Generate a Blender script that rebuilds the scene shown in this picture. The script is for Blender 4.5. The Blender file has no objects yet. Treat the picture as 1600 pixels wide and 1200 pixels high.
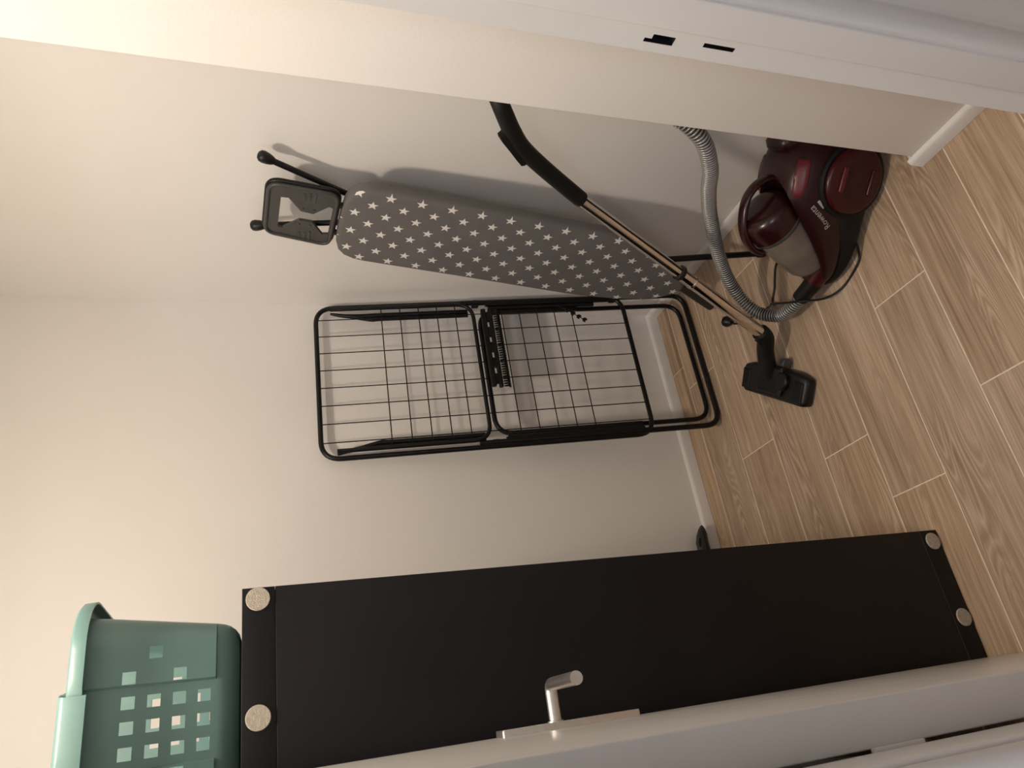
import bpy, bmesh, math, random
from mathutils import Vector, Matrix
from mathutils.bvhtree import BVHTree

random.seed(4)
scene = bpy.context.scene
col = scene.collection
pi = math.pi

# ------------------------------------------------------------------ camera
YAW, PITCH, FPX = 0.479446, 0.334488, 1160.06
cam_d = bpy.data.cameras.new('camera')
cam_d.sensor_fit = 'HORIZONTAL'
cam_d.sensor_width = 36.0
cam_d.lens = 36.0 * FPX / 1600.0
cam_d.clip_start = 0.02
cam = bpy.data.objects.new('camera', cam_d)
col.objects.link(cam)
Fw = Vector((math.sin(YAW) * math.cos(PITCH), math.cos(YAW) * math.cos(PITCH), -math.sin(PITCH)))
Rt = Vector((math.cos(YAW), -math.sin(YAW), 0))
Dn = Fw.cross(Rt)
# the phone was held sideways: the picture's right side points to the floor
cam.matrix_world = Matrix(((Dn.x, Rt.x, -Fw.x, 0.0), (Dn.y, Rt.y, -Fw.y, 0.0), (Dn.z, Rt.z, -Fw.z, 1.452), (0, 0, 0, 1)))
scene.camera = cam

# ------------------------------------------------------------------ light and exposure
scene.view_settings.view_transform = 'Standard'
scene.view_settings.look = 'None'
scene.view_settings.exposure = 0.34
scene.view_settings.gamma = 1.0
scene.view_settings.use_curve_mapping = False
world = bpy.data.worlds.new('world')
scene.world = world
world.use_nodes = True
world.node_tree.nodes['Background'].inputs[0].default_value = (0.75, 0.83, 1.0, 1)
world.node_tree.nodes['Background'].inputs[1].default_value = 0.05


def lamp(name, loc, power, color, radius):
    d = bpy.data.lights.new(name, 'POINT')
    d.energy = power
    d.color = color
    d.shadow_soft_size = radius
    o = bpy.data.objects.new(name, d)
    o.location = loc
    col.objects.link(o)
    return o


# flush round ceiling light of the closet, facing down
cl = bpy.data.lights.new('closet_ceiling_light', 'AREA')
cl.shape = 'DISK'
cl.size = 0.15
cl.energy = 12.2
cl.color = (1.0, 0.865, 0.725)
clo = bpy.data.objects.new('closet_ceiling_light', cl)
clo.location = (0.24, 1.05, 2.39)
col.objects.link(clo)
lamp('closet_ceiling_light_dome', (0.24, 1.05, 2.37), 0.9, (1.0, 0.865, 0.725), 0.07)
lamp('hallway_lamp', (-0.95, -0.80, 2.25), 16.0, (0.83, 0.88, 1.0), 0.10)


# ------------------------------------------------------------------ material helpers
class NT:
    def __init__(self, name):
        self.m = bpy.data.materials.new(name)
        self.m.use_nodes = True
        self.t = self.m.node_tree
        self.b = self.t.nodes['Principled BSDF']

    def n(self, typ, **kw):
        nd = self.t.nodes.new(typ)
        for k, v in kw.items():
            if k.startswith('i_'):
                self.put(nd.inputs[k[2:].replace('_', ' ')], v)
            else:
                setattr(nd, k, v)
        return nd

    def put(self, sock, v):
        if hasattr(v, 'is_linked') or hasattr(v, 'links'):
            self.t.links.new(v, sock)
        else:
            sock.default_value = v

    def math(self, op, a, b=None, c=None, clamp=False):
        nd = self.t.nodes.new('ShaderNodeMath')
        nd.operation = op
        nd.use_clamp = clamp
        for i, v in enumerate((a, b, c)):
            if v is not None:
                self.put(nd.inputs[i], v)
        return nd.outputs[0]

    def mix(self, fac, a, b):
        nd = self.t.nodes.new('ShaderNodeMix')
        nd.data_type = 'RGBA'
        self.put(nd.inputs[0], fac)
        self.put(nd.inputs[6], a)
        self.put(nd.inputs[7], b)
        return nd.outputs[2]

    def ramp(self, fac, stops):
        nd = self.t.nodes.new('ShaderNodeValToRGB')
        els = nd.color_ramp.elements
        while len(els) < len(stops):
            els.new(0.5)
        for e, (p, c) in zip(els, stops):
            e.position = p
            e.color = c if len(c) == 4 else (*c, 1)
        self.put(nd.inputs[0], fac)
        return nd.outputs[0]

    def noise(self, vec, scale, detail=3.0, rough=0.5):
        nd = self.t.nodes.new('ShaderNodeTexNoise')
        if vec is not None:
            self.put(nd.inputs['Vector'], vec)
        nd.inputs['Scale'].default_value = scale
        nd.inputs['Detail'].default_value = detail
        nd.inputs['Roughness'].default_value = rough
        return nd.outputs['Fac']

    def mapping(self, vec, scale=(1, 1, 1), loc=(0, 0, 0)):
        nd = self.t.nodes.new('ShaderNodeMapping')
        self.put(nd.inputs[0], vec)
        self.put(nd.inputs['Location'], loc)
        nd.inputs['Scale'].default_value = scale
        return nd.outputs[0]

    def bump(self, h, strength=0.2, dist=0.01):
        nd = self.t.nodes.new('ShaderNodeBump')
        nd.inputs['Strength'].default_value = strength
        nd.inputs['Distance'].default_value = dist
        self.put(nd.inputs['Height'], h)
        self.t.links.new(nd.outputs[0], self.b.inputs['Normal'])

    def set(self, **kw):
        for k, v in kw.items():
            self.put(self.b.inputs[k.replace('_', ' ')], v)
        return self

    def obj(self):
        return self.n('ShaderNodeTexCoord').outputs['Object']


def c4(r, g, b):
    return (r, g, b, 1)


def plain(name, color, rough=0.5, metal=0.0, noise_amt=0.06, nscale=40, bump=0.0, bscale=200, spec=0.5, coat=0.0):
    t = NT(name)
    o = t.obj()
    f = t.noise(o, nscale, 4)
    a = tuple(max(0, x * (1 - noise_amt)) for x in color)
    b = tuple(min(1, x * (1 + noise_amt)) for x in color)
    t.put(t.b.inputs['Base Color'], t.ramp(f, [(0.3, a), (0.7, b)]))
    t.set(Roughness=rough, Metallic=metal)
    t.b.inputs['Specular IOR Level'].default_value = spec
    if coat:
        t.b.inputs['Coat Weight'].default_value = coat
        t.b.inputs['Coat Roughness'].default_value = 0.08
    if bump:
        t.bump(t.noise(o, bscale, 3), bump, 0.002)
    return t.m


M = {}
M['wall'] = plain('wall_paint', (0.875, 0.850, 0.820), 0.62, noise_amt=0.015, nscale=3, bump=0.12, bscale=160, spec=0.35)
M['trim'] = plain('trim_gloss_paint', (0.80, 0.785, 0.76), 0.38, noise_amt=0.02, nscale=8, bump=0.08, bscale=60)
M['ceiling'] = plain('ceiling_paint', (0.88, 0.87, 0.85), 0.8, noise_amt=0.01, nscale=3)
M['grout'] = plain('pale_grout', (0.80, 0.70, 0.57), 0.9, noise_amt=0.1, nscale=60)
M['black_panel'] = plain('black_brown_foil', (0.0072, 0.0068, 0.0086), 0.5, noise_amt=0.25, nscale=5, bump=0.03, bscale=300, spec=0.28)
M['felt'] = plain('beige_felt', (0.52, 0.47, 0.40), 0.95, noise_amt=0.16, nscale=160, bump=0.5, bscale=500, spec=0.1)
M['black_tube'] = plain('black_lacquer', (0.0040, 0.0038, 0.0040), 0.36, noise_amt=0.2, nscale=30, spec=0.35)
M['wire'] = plain('black_wire', (0.0045, 0.004, 0.004), 0.45, noise_amt=0.1, spec=0.25)
M['black_plastic'] = plain('black_plastic', (0.0055, 0.0055, 0.006), 0.42, noise_amt=0.2, bump=0.1, bscale=400, spec=0.4)
M['soft_black'] = plain('matt_black_plastic', (0.0050, 0.0047, 0.0045), 0.55, noise_amt=0.2, bump=0.1, bscale=500, spec=0.3)
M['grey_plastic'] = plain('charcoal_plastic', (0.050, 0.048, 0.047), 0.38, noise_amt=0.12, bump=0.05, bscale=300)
M['leg_grey'] = plain('charcoal_leg', (0.028, 0.026, 0.026), 0.55, noise_amt=0.12)
M['maroon'] = plain('maroon_gloss', (0.020, 0.0027, 0.0036), 0.33, noise_amt=0.1, nscale=6, spec=0.4)
M['maroon_lid'] = plain('maroon_smoked_lid', (0.024, 0.0036, 0.0046), 0.24, noise_amt=0.15, nscale=6, spec=0.45)
M['red'] = plain('dark_red_gloss', (0.045, 0.0030, 0.0048), 0.30, noise_amt=0.1, nscale=10, spec=0.4)
M['red_btn'] = plain('crimson_button', (0.105, 0.0060, 0.0110), 0.35, noise_amt=0.08)
M['chrome'] = plain('chrome_tube', (0.74, 0.69, 0.64), 0.10, 1.0, noise_amt=0.04)
M['nickel'] = plain('brushed_nickel', (0.74, 0.71, 0.68), 0.36, 1.0, noise_amt=0.05, nscale=90)
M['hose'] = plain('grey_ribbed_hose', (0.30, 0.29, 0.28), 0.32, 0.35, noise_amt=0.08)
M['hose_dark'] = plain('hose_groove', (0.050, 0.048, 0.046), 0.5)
M['white_print'] = plain('white_print', (0.46, 0.43, 0.42), 0.5)
M['door'] = plain('satin_door_paint', (0.80, 0.785, 0.76), 0.27, noise_amt=0.03, nscale=6, bump=0.05, bscale=14)
M['dim_print'] = plain('faint_grey_print', (0.16, 0.11, 0.11), 0.5)
M['dark_hole'] = plain('dark_recess', (0.006, 0.006, 0.006), 0.8)
M['dark_grey'] = plain('dark_grey_handle', (0.035, 0.035, 0.036), 0.4, noise_amt=0.15)


def mat_dust():
    t = NT('cloudy_clear_plastic')
    o = t.obj()
    n1 = t.noise(o, 9, 4)
    base = t.ramp(n1, [(0.35, (0.30, 0.25, 0.21)), (0.55, (0.42, 0.36, 0.30)), (0.7, (0.50, 0.43, 0.33))])
    t.put(t.b.inputs['Base Color'], base)
    t.set(Roughness=t.math('MULTIPLY_ADD', n1, 0.25, 0.12))
    t.b.inputs['Transmission Weight'].default_value = 0.55
    t.b.inputs['IOR'].default_value = 1.2
    return t.m


M['clear'] = mat_dust()


def mat_basket():
    t = NT('teal_polypropylene')
    o = t.obj()
    n1 = t.noise(o, 14, 3)
    t.put(t.b.inputs['Base Color'], t.ramp(n1, [(0.3, (0.140, 0.255, 0.240)), (0.7, (0.158, 0.280, 0.262))]))
    t.set(Roughness=0.36)
    t.b.inputs['Subsurface Weight'].default_value = 0.0
    t.bump(t.noise(o, 300, 2), 0.03, 0.002)
    return t.m


M['basket'] = mat_basket()


def mat_plank():
    t = NT('oak_look_tile')
    o = t.obj()
    rnd = t.n('ShaderNodeObjectInfo').outputs['Random']
    comb = t.n('ShaderNodeCombineXYZ')
    t.put(comb.inputs[0], t.math('MULTIPLY', rnd, 61.0))
    t.put(comb.inputs[1], t.math('MULTIPLY', rnd, 37.0))
    t.put(comb.inputs[2], t.math('MULTIPLY', rnd, 83.0))
    v = t.n('ShaderNodeVectorMath', operation='ADD')
    t.put(v.inputs[0], o)
    t.put(v.inputs[1], comb.outputs[0])
    p = v.outputs[0]
    # cathedral figure: contour lines of a stretched noise field
    fld = t.noise(t.mapping(p, (1.05, 9.5, 1)), 1.35, 1.6, 0.4)
    ring = t.math('SINE', t.math('MULTIPLY', fld, 190.0))
    ring = t.math('MULTIPLY_ADD', ring, 0.5, 0.5)
    zone = t.ramp(t.noise(t.mapping(p, (1.0, 5.0, 1)), 1.6, 2), [(0.50, (0, 0, 0)), (0.66, (1, 1, 1))])
    fib = t.noise(t.mapping(p, (6, 260, 1)), 1.0, 5, 0.65)
    fib2 = t.noise(t.mapping(p, (2.6, 75, 1)), 1.0, 4, 0.62)
    big = t.noise(t.mapping(p, (1.2, 9, 1)), 1.0, 3, 0.55)
    tone = t.math('ADD', t.math('MULTIPLY', fib, 0.40), t.math('MULTIPLY', fib2, 0.36))
    tone = t.math('ADD', tone, t.math('MULTIPLY', big, 0.24))
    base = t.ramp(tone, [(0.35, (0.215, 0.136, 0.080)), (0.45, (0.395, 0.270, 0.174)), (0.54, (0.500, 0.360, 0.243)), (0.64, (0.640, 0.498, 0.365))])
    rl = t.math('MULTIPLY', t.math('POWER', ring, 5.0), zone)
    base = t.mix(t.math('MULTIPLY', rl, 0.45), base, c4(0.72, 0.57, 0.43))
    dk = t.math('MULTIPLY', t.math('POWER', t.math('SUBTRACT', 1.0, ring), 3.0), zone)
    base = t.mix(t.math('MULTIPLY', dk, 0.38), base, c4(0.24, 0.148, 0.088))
    # occasional knots
    vor = t.n('ShaderNodeTexVoronoi', feature='F1')
    t.put(vor.inputs['Vector'], t.mapping(p, (2.3, 7.5, 1)))
    vor.inputs['Scale'].default_value = 1.0
    kn = t.ramp(vor.outputs['Distance'], [(0.03, (1, 1, 1)), (0.10, (0, 0, 0))])
    base = t.mix(t.math('MULTIPLY', kn, 0.55), base, c4(0.13, 0.075, 0.042))
    # plank-to-plank tint
    hsv = t.n('ShaderNodeHueSaturation')
    t.put(hsv.inputs['Value'], t.math('MULTIPLY_ADD', t.math('FRACT', t.math('MULTIPLY', rnd, 7.31)), 0.14, 0.91))
    t.put(hsv.inputs['Saturation'], t.math('MULTIPLY_ADD', t.math('FRACT', t.math('MULTIPLY', rnd, 13.7)), 0.12, 0.90))
    t.put(hsv.inputs['Color'], base)
    t.put(t.b.inputs['Base Color'], hsv.outputs[0])
    t.set(Roughness=t.math('MULTIPLY_ADD', fib, 0.2, 0.42))
    t.b.inputs['Specular IOR Level'].default_value = 0.4
    t.bump(tone, 0.10, 0.003)
    return t.m


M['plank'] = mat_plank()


def mat_stars():
    t = NT('grey_cotton_with_white_stars')
    o = t.obj()
    sx = t.n('ShaderNodeSeparateXYZ')
    t.put(sx.inputs[0], o)
    x, y, z = sx.outputs

    def star(ox, oy):
        px = t.math('MULTIPLY', t.math('SUBTRACT', t.math('FRACT', t.math('ADD', t.math('DIVIDE', t.math('SUBTRACT', x, ox), 0.0712), 0.5)), 0.5), 0.0712)
        py = t.math('MULTIPLY', t.math('SUBTRACT', t.math('FRACT', t.math('ADD', t.math('DIVIDE', t.math('SUBTRACT', y, oy), 0.079), 0.5)), 0.5), 0.079)
        a = t.math('PINGPONG', t.math('ARCTAN2', py, px), pi / 5)
        r = t.math('SQRT', t.math('ADD', t.math('MULTIPLY', px, px), t.math('MULTIPLY', py, py)))
        qx = t.math('MULTIPLY', r, t.math('COSINE', a))
        qy = t.math('MULTIPLY', r, t.math('SINE', a))
        R, k = 0.0152, 0.0061
        wx, wy = k * math.cos(pi / 5), k * math.sin(pi / 5)
        e = t.math('SUBTRACT', t.math('MULTIPLY', qy, wx - R), t.math('MULTIPLY', t.math('SUBTRACT', qx, R), wy))
        return t.math('GREATER_THAN', e, 0.0)

    mk = t.math('MAXIMUM', star(0.1275, 1.141), star(0.1275 - 0.0356, 1.141 + 0.0395))
    mk = t.math('MULTIPLY', mk, t.math('GREATER_THAN', z, -0.006))
    wv = t.noise(t.mapping(o, (900, 900, 900)), 1.0, 2)
    big = t.noise(o, 9, 3)
    grey = t.ramp(t.math('ADD', t.math('MULTIPLY', wv, 0.5), t.math('MULTIPLY', big, 0.5)), [(0.35, (0.128, 0.122, 0.121)), (0.65, (0.158, 0.150, 0.148))])
    t.put(t.b.inputs['Base Color'], t.mix(mk, grey, c4(0.76, 0.74, 0.72)))
    t.set(Roughness=0.85)
    t.b.inputs['Specular IOR Level'].default_value = 0.2
    t.bump(wv, 0.15, 0.001)
    return t.m


M['stars'] = mat_stars()


# ------------------------------------------------------------------ geometry helpers
def link(name, verts, faces, mat, parent=None, smooth=35.0, loc=None):
    me = bpy.data.meshes.new(name)
    me.from_pydata([tuple(v) for v in verts], [], faces)
    bm = bmesh.new()
    bm.from_mesh(me)
    bmesh.ops.recalc_face_normals(bm, faces=bm.faces)
    bm.to_mesh(me)
    bm.free()
    if smooth:
        me.polygons.foreach_set('use_smooth', [True] * len(me.polygons))
        me.set_sharp_from_angle(angle=math.radians(smooth))
    me.materials.append(M[mat] if isinstance(mat, str) else mat)
    o = bpy.data.objects.new(name, me)
    col.objects.link(o)
    if parent:
        o.parent = parent
    if loc:
        o.location = loc
    return o


def tag(o, label=None, cat=None, group=None, kind=None):
    if label:
        o['label'] = label
    if cat:
        o['category'] = cat
    if group:
        o['group'] = group
    if kind:
        o['kind'] = kind
    return o


def empty(name, loc=(0, 0, 0), mw=None):
    o = bpy.data.objects.new(name, None)
    o.empty_display_size = 0.1
    col.objects.link(o)
    if mw is not None:
        o.matrix_world = mw
    else:
        o.location = loc
    return o


class G:
    """collects geometry into one mesh"""

    def __init__(self):
        self.v, self.f = [], []

    def add(self, v, f):
        k = len(self.v)
        self.v += [Vector(p) for p in v]
        self.f += [[i + k for i in q] for q in f]
        return self

    def box(self, a, b, bev=0.0):
        a, b = Vector(a), Vector(b)
        if bev <= 0:
            v = [(x, y, z) for x in (a.x, b.x) for y in (a.y, b.y) for z in (a.z, b.z)]
            return self.add(v, [(0, 1, 3, 2), (4, 6, 7, 5), (0, 4, 5, 1), (2, 3, 7, 6), (0, 2, 6, 4), (1, 5, 7, 3)])
        bm = bmesh.new()
        bmesh.ops.create_cube(bm, size=1.0)
        for q in bm.verts:
            q.co = Vector(((a[i] + b[i]) / 2 + q.co[i] * (b[i] - a[i])) for i in range(3))
        bmesh.ops.bevel(bm, geom=bm.edges[:], offset=bev, segments=3, affect='EDGES', profile=0.5)
        bm.verts.index_update()
        self.add([q.co.copy() for q in bm.verts], [[q.index for q in f.verts] for f in bm.faces])
        bm.free()
        return self

    def tube(self, path, r, seg=10, closed=False, caps=True):
        path = [Vector(p) for p in path]
        n = len(path)
        rad = r if hasattr(r, '__len__') else [r] * n
        tang = []
        for i in range(n):
            if closed:
                d = path[(i + 1) % n] - path[i - 1]
            else:
                d = path[min(i + 1, n - 1)] - path[max(i - 1, 0)]
            tang.append(d.normalized())
        up = Vector((0, 0, 1)) if abs(tang[0].z) < 0.9 else Vector((1, 0, 0))
        nrm = tang[0].cross(up).normalized()
        rings = []
        for i in range(n):
            nrm = (nrm - tang[i] * nrm.dot(tang[i])).normalized()
            bn = tang[i].cross(nrm)
            rings.append([path[i] + (nrm * math.cos(2 * pi * k / seg) + bn * math.sin(2 * pi * k / seg)) * rad[i] for k in range(seg)])
        return self.loft(rings, closed, caps)

    def loft(self, rings, closed=False, caps=True):
        n, m = len(rings), len(rings[0])
        v = [p for rg in rings for p in rg]
        f = []
        for i in range(n if closed else n - 1):
            j = (i + 1) % n
            for k in range(m):
                l = (k + 1) % m
                f.append((i * m + k, i * m + l, j * m + l, j * m + k))
        if caps and not closed:
            f.append(tuple(range(m)))
            f.append(tuple((n - 1) * m + k for k in range(m)))
        return self.add(v, f)

    def lathe(self, p0, axis, prof, seg=24):
        """prof: list of (distance along the axis, radius)"""
        p0, ax = Vector(p0), Vector(axis).normalized()
        u = ax.cross(Vector((0, 0, 1)) if abs(ax.z) < 0.9 else Vector((1, 0, 0))).normalized()
        w = ax.cross(u)
        rings = [[p0 + ax * d + (u * math.cos(2 * pi * k / seg) + w * math.sin(2 * pi * k / seg)) * r for k in range(seg)] for d, r in prof]
        return self.loft(rings)

    def obj(self, name, mat, parent=None, smooth=35.0, loc=None):
        return link(name, self.v, self.f, mat, parent, smooth, loc)


def fillet(pts, r, closed=False, seg=6):
    pts = [Vector(p) for p in pts]
    n = len(pts)
    out = []
    for i in range(n):
        if not closed and i in (0, n - 1):
            out.append(pts[i])
            continue
        p, a, b = pts[i], pts[i - 1], pts[(i + 1) % n]
        da, db = (a - p), (b - p)
        rr = min(r, da.length * 0.49, db.length * 0.49)
        pa, pb = p + da.normalized() * rr, p + db.normalized() * rr
        for k in range(seg + 1):
            s = k / seg
            out.append(pa * (1 - s) ** 2 + p * 2 * s * (1 - s) + pb * s * s)
    return out


def smooth_path(pts, sub=8):
    pts = [Vector(p) for p in pts]
    out = []
    for i in range(len(pts) - 1):
        p0, p1, p2, p3 = pts[max(i - 1, 0)], pts[i], pts[i + 1], pts[min(i + 2, len(pts) - 1)]
        for k in range(sub):
            t = k / sub
            out.append(0.5 * ((2 * p1) + (p2 - p0) * t + (2 * p0 - 5 * p1 + 4 * p2 - p3) * t * t + (3 * p1 - p0 - 3 * p2 + p3) * t ** 3))
    out.append(pts[-1])
    return out


def resample(path, step):
    path = [Vector(p) for p in path]
    L = [0]
    for a, b in zip(path, path[1:]):
        L.append(L[-1] + (b - a).length)
    n = max(2, int(L[-1] / step))
    out, j = [], 0
    for i in range(n + 1):
        d = L[-1] * i / n
        while j < len(L) - 2 and L[j + 1] < d:
            j += 1
        s = (d - L[j]) / max(1e-9, L[j + 1] - L[j])
        out.append(path[j].lerp(path[j + 1], s))
    return out


# ------------------------------------------------------------------ the room
XL, XR, YB = -0.15, 1.385, 2.107          # closet: left wall, right wall, back wall
XP, YP = 1.055, 0.912                     # projecting wall beside the door
YH = 0.43                                 # hallway face of the partition
CEIL = 2.48


def struct(name, g, mat, smooth=35):
    return tag(g.obj(name, mat, smooth=smooth), kind='structure')


floor = struct('floor', G().box((-1.7, -1.4, -0.06), (1.6, YB + 0.1, -0.0006)), 'grout')
seams = [2.021, 1.856, 1.691, 1.523, 1.357, 1.194, 1.030, 0.866, 0.703]
joints = {0: 0.12, 1: 1.032, 2: 0.697, 3: 1.225, 4: 0.564, 5: 0.398, 6: 0.830, 7: 0.532, 8: 0.24}
rows = [2.106] + seams
while rows[-1] > -1.2:
    rows.append(rows[-1] - 0.1645)
gap = 0.0014
for i in range(len(rows) - 1):
    y1, y0 = rows[i] - gap, rows[i + 1] + gap
    xr = XR if y0 > 0.5 else 1.6
    xl = XL if y0 > 0.5 else -1.7
    j0 = joints.get(i, random.random())
    cuts = sorted([xl, xr] + [c for c in (j0 + k for k in range(-4, 4)) if xl + 0.02 < c < xr - 0.02])
    for a, b in zip(cuts, cuts[1:]):
        a2, b2 = a + gap, b - gap
        cx, cy = (a2 + b2) / 2, (y0 + y1) / 2
        hx, hy, bv = (b2 - a2) / 2, (y1 - y0) / 2, 0.0005
        v = [(-hx, -hy, -0.006), (hx, -hy, -0.006), (hx, hy, -0.006), (-hx, hy, -0.006),
             (-hx, -hy, -bv), (hx, -hy, -bv), (hx, hy, -bv), (-hx, hy, -bv),
             (-hx + bv, -hy + bv, 0), (hx - bv, -hy + bv, 0), (hx - bv, hy - bv, 0), (-hx + bv, hy - bv, 0)]
        f = [(0, 1, 5, 4), (1, 2, 6, 5), (2, 3, 7, 6), (3, 0, 4, 7), (4, 5, 9, 8), (5, 6, 10, 9), (6, 7, 11, 10), (7, 4, 8, 11), (8, 9, 10, 11)]
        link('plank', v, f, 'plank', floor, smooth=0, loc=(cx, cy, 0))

struct('wall_back', G().box((XL - 0.1, YB, -0.06), (XR + 0.1, YB + 0.1, CEIL)), 'wall')
struct('wall_right', G().box((XR, YP - 0.1, -0.06), (XR + 0.1, YB, CEIL)), 'wall')
struct('wall_left', G().box((XL - 0.1, YH + 0.07, -0.06), (XL, YB, CEIL)), 'wall')
struct('wall_projection', G().box((XP, YH + 0.072, -0.06), (XR, YP, CEIL), 0.004), 'wall')
struct('wall_entrance_right', G().box((0.722, YH, -0.06), (1.6, YH + 0.070, CEIL)), 'wall')
struct('wall_entrance_left', G().box((-1.7, YH, -0.06), (-0.062, YH + 0.070, CEIL)), 'wall')
struct('wall_entrance_lintel', G().box((-0.062, YH, 2.065), (0.722, YH + 0.070, CEIL)), 'wall')
struct('wall_hallway_rear', G().box((-1.7, -1.5, -0.06), (1.6, -1.4, CEIL)), 'wall')
struct('wall_hallway_left', G().box((-1.8, -1.4, -0.06), (-1.7, YH, CEIL)), 'wall')
struct('wall_hallway_right', G().box((1.6, -1.4, -0.06), (1.7, YH, CEIL)), 'wall')
struct('ceiling', G().box((-1.8, -1.5, CEIL), (1.7, YB + 0.1, CEIL + 0.08)), 'ceiling')

BH, BT = 0.042, 0.0125


def baseboard(name, p0, p1, nrm):
    """skirting strip with a small rounded upper edge; nrm points into the room"""
    p0, p1, nrm = Vector(p0), Vector(p1), Vector(nrm)
    prof = [(0, 0.001), (BT, 0.001), (BT, BH - 0.009), (BT - 0.003, BH - 0.003), (BT - 0.0085, BH), (0, BH)]
    rings = [[p + nrm * d + Vector((0, 0, z)) for d, z in prof] for p in (p0, p1)]
    g = G()
    g.loft(rings)
    return struct(name, g, 'trim', 40)


baseboard('baseboard_back', (XL, YB, 0), (XR, YB, 0), (0, -1, 0))
baseboard('baseboard_right', (XR, YP + BT, 0), (XR, YB - BT, 0), (-1, 0, 0))
baseboard('baseboard_projection', (XP, YH + 0.072, 0), (XP, YP + BT, 0), (-1, 0, 0))
baseboard('baseboard_alcove', (XP, YP, 0), (XR - BT, YP, 0), (0, 1, 0))

# door frame: lining with rebate and stop, rounded architrave on the hallway side
XJ, XS = 0.700, 0.691
trim = struct('trim_1', G().box((XS, YH - 0.006, 0), (XJ + 0.022, 0.466, 2.05), 0.002), 'trim')
ys = [0.466, 0.4795, 0.4855, 0.4905, 0.5025]
zs = [0.0, 0.9100, 0.9525, 0.9910, 1.0200, 1.0290, 2.05]
holes = {(1, 1), (1, 3), (2, 3), (2, 4)}
v, f = [], []
for z in zs:
    for y in ys:
        v.append((XJ, y, z))
for a in range(len(zs) - 1):
    for b in range(len(ys) - 1):
        if (b, a) in holes or (b == 2 and a == 1):
            if not (b == 2 and a == 1):
                continue
        k = a * len(ys) + b
        f.append((k, k + 1, k + len(ys) + 1, k + len(ys)))
g = G().add(v, f)
g.add([(XJ, 0.5025, 0), (XJ + 0.022, 0.5025, 0), (XJ + 0.022, 0.5025, 2.05), (XJ, 0.5025, 2.05)], [(0, 1, 2, 3)])
g.obj('rebate_strip', 'trim', trim, smooth=0)
for (y0, y1, z0, z1) in ((0.4795, 0.4855, 0.9100, 0.9525), (0.4795, 0.4905, 0.9910, 1.0290)):
    x0, x1 = XJ + 0.0006, XJ + 0.018
    v = [(x0, y0, z0), (x0, y1, z0), (x0, y1, z1), (x0, y0, z1), (x1, y0, z0), (x1, y1, z0), (x1, y1, z1), (x1, y0, z1)]
    G().add(v, [(4, 5, 6, 7), (0, 1, 5, 4), (1, 2, 6, 5), (2, 3, 7, 6), (3, 0, 4, 7)]).obj('strike_recess', 'dark_hole', trim, smooth=0)


def architrave(x_in, sgn, parent):
    prof = [(0.0, 0.0), (0.0, -0.010), (0.004, -0.016), (0.012, -0.0185), (0.040, -0.0185), (0.046, -0.016), (0.050, -0.0165), (0.060, -0.0165), (0.066, -0.011), (0.068, 0.0)]
    g = G()
    g.loft([[Vector((x_in + sgn * d, YH + 0.0 + e, z)) for d, e in prof] for z in (0.0, 2.115)])
    g.obj('architrave', 'trim', parent, 40)


architrave(0.6955, 1, trim)
trim2 = struct('trim_2', G().box((-0.0645, YH - 0.006, 0), (-0.0425, 0.4985, 2.05), 0.002), 'trim')
architrave(-0.0465, -1, trim2)
trim3 = struct('trim_3', G().box((-0.0435, YH - 0.006, 2.05), (XS, 0.5025, 2.066), 0.001), 'trim')

# the open door leaf, hinged on the left jamb
hx, hy = -0.0062, 0.503
ang = math.atan2(0.024, 0.71)
dm = Matrix.Translation((hx, hy, 0)) @ Matrix.Rotation(-ang, 4, 'Z')
door = G().box((-0.0345, 0, 0.008), (0, 0.722, 2.04), 0.0015).obj('door_1', 'door')
door.matrix_world = dm
tag(door, kind='structure')
pc = 0.722 - 0.062
g = G()
out = [Vector((0, p.x, p.y)) for p in fillet([(pc - 0.02, 0.885, 0), (pc + 0.02, 0.885, 0), (pc + 0.02, 1.110, 0), (pc - 0.02, 1.110, 0)], 0.005, True, 4)]
g.loft([[p + Vector((0.0002, 0, 0)) for p in out], [p + Vector((0.0085, 0, 0)) for p in out], [p * 1.0 + Vector((0.0098, (pc - p.y) * 0.04, (1.0 - p.z) * 0.006)) for p in out]])
plate = g.obj('handle_plate', 'nickel', door, 40)
g = G()
lev = fillet([(0.006, pc, 1.019), (0.063, pc, 1.019), (0.063, pc - 0.115, 1.021)], 0.012, False, 6)
g.tube(lev, 0.0098, 18)
g.obj('lever_handle', 'nickel', door, 40)
G().lathe((0.0075, pc, 1.019), (1, 0, 0), [(0, 0.0125), (0.004, 0.0125), (0.005, 0.0105)], 20).obj('handle_collar', 'nickel', door, 40)
for zc in (0.23, 1.0, 1.80):
    G().box((-0.046, -0.0045, zc - 0.024), (-0.0335, 0.0005, zc + 0.024), 0.0008).obj('hinge', 'trim', door, 40)

# ------------------------------------------------------------------ black shelving unit, its side towards the door
KX0, KX1, KY0, KY1, KH = -0.095, 0.293, 1.276, 2.046, 1.470
unit = empty('shelving_unit', ((KX0 + KX1) / 2, (KY0 + KY1) / 2, 0))
tag(unit, 'tall black cube shelving unit standing end-on beside the open door', 'shelf')
ox, oy = (KX0 + KX1) / 2, (KY0 + KY1) / 2


def kbox(name, a, b, bev=0.0012):
    G().box((a[0] - ox, a[1] - oy, a[2]), (b[0] - ox, b[1] - oy, b[2]), bev).obj(name, 'black_panel', unit, 40)


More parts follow.
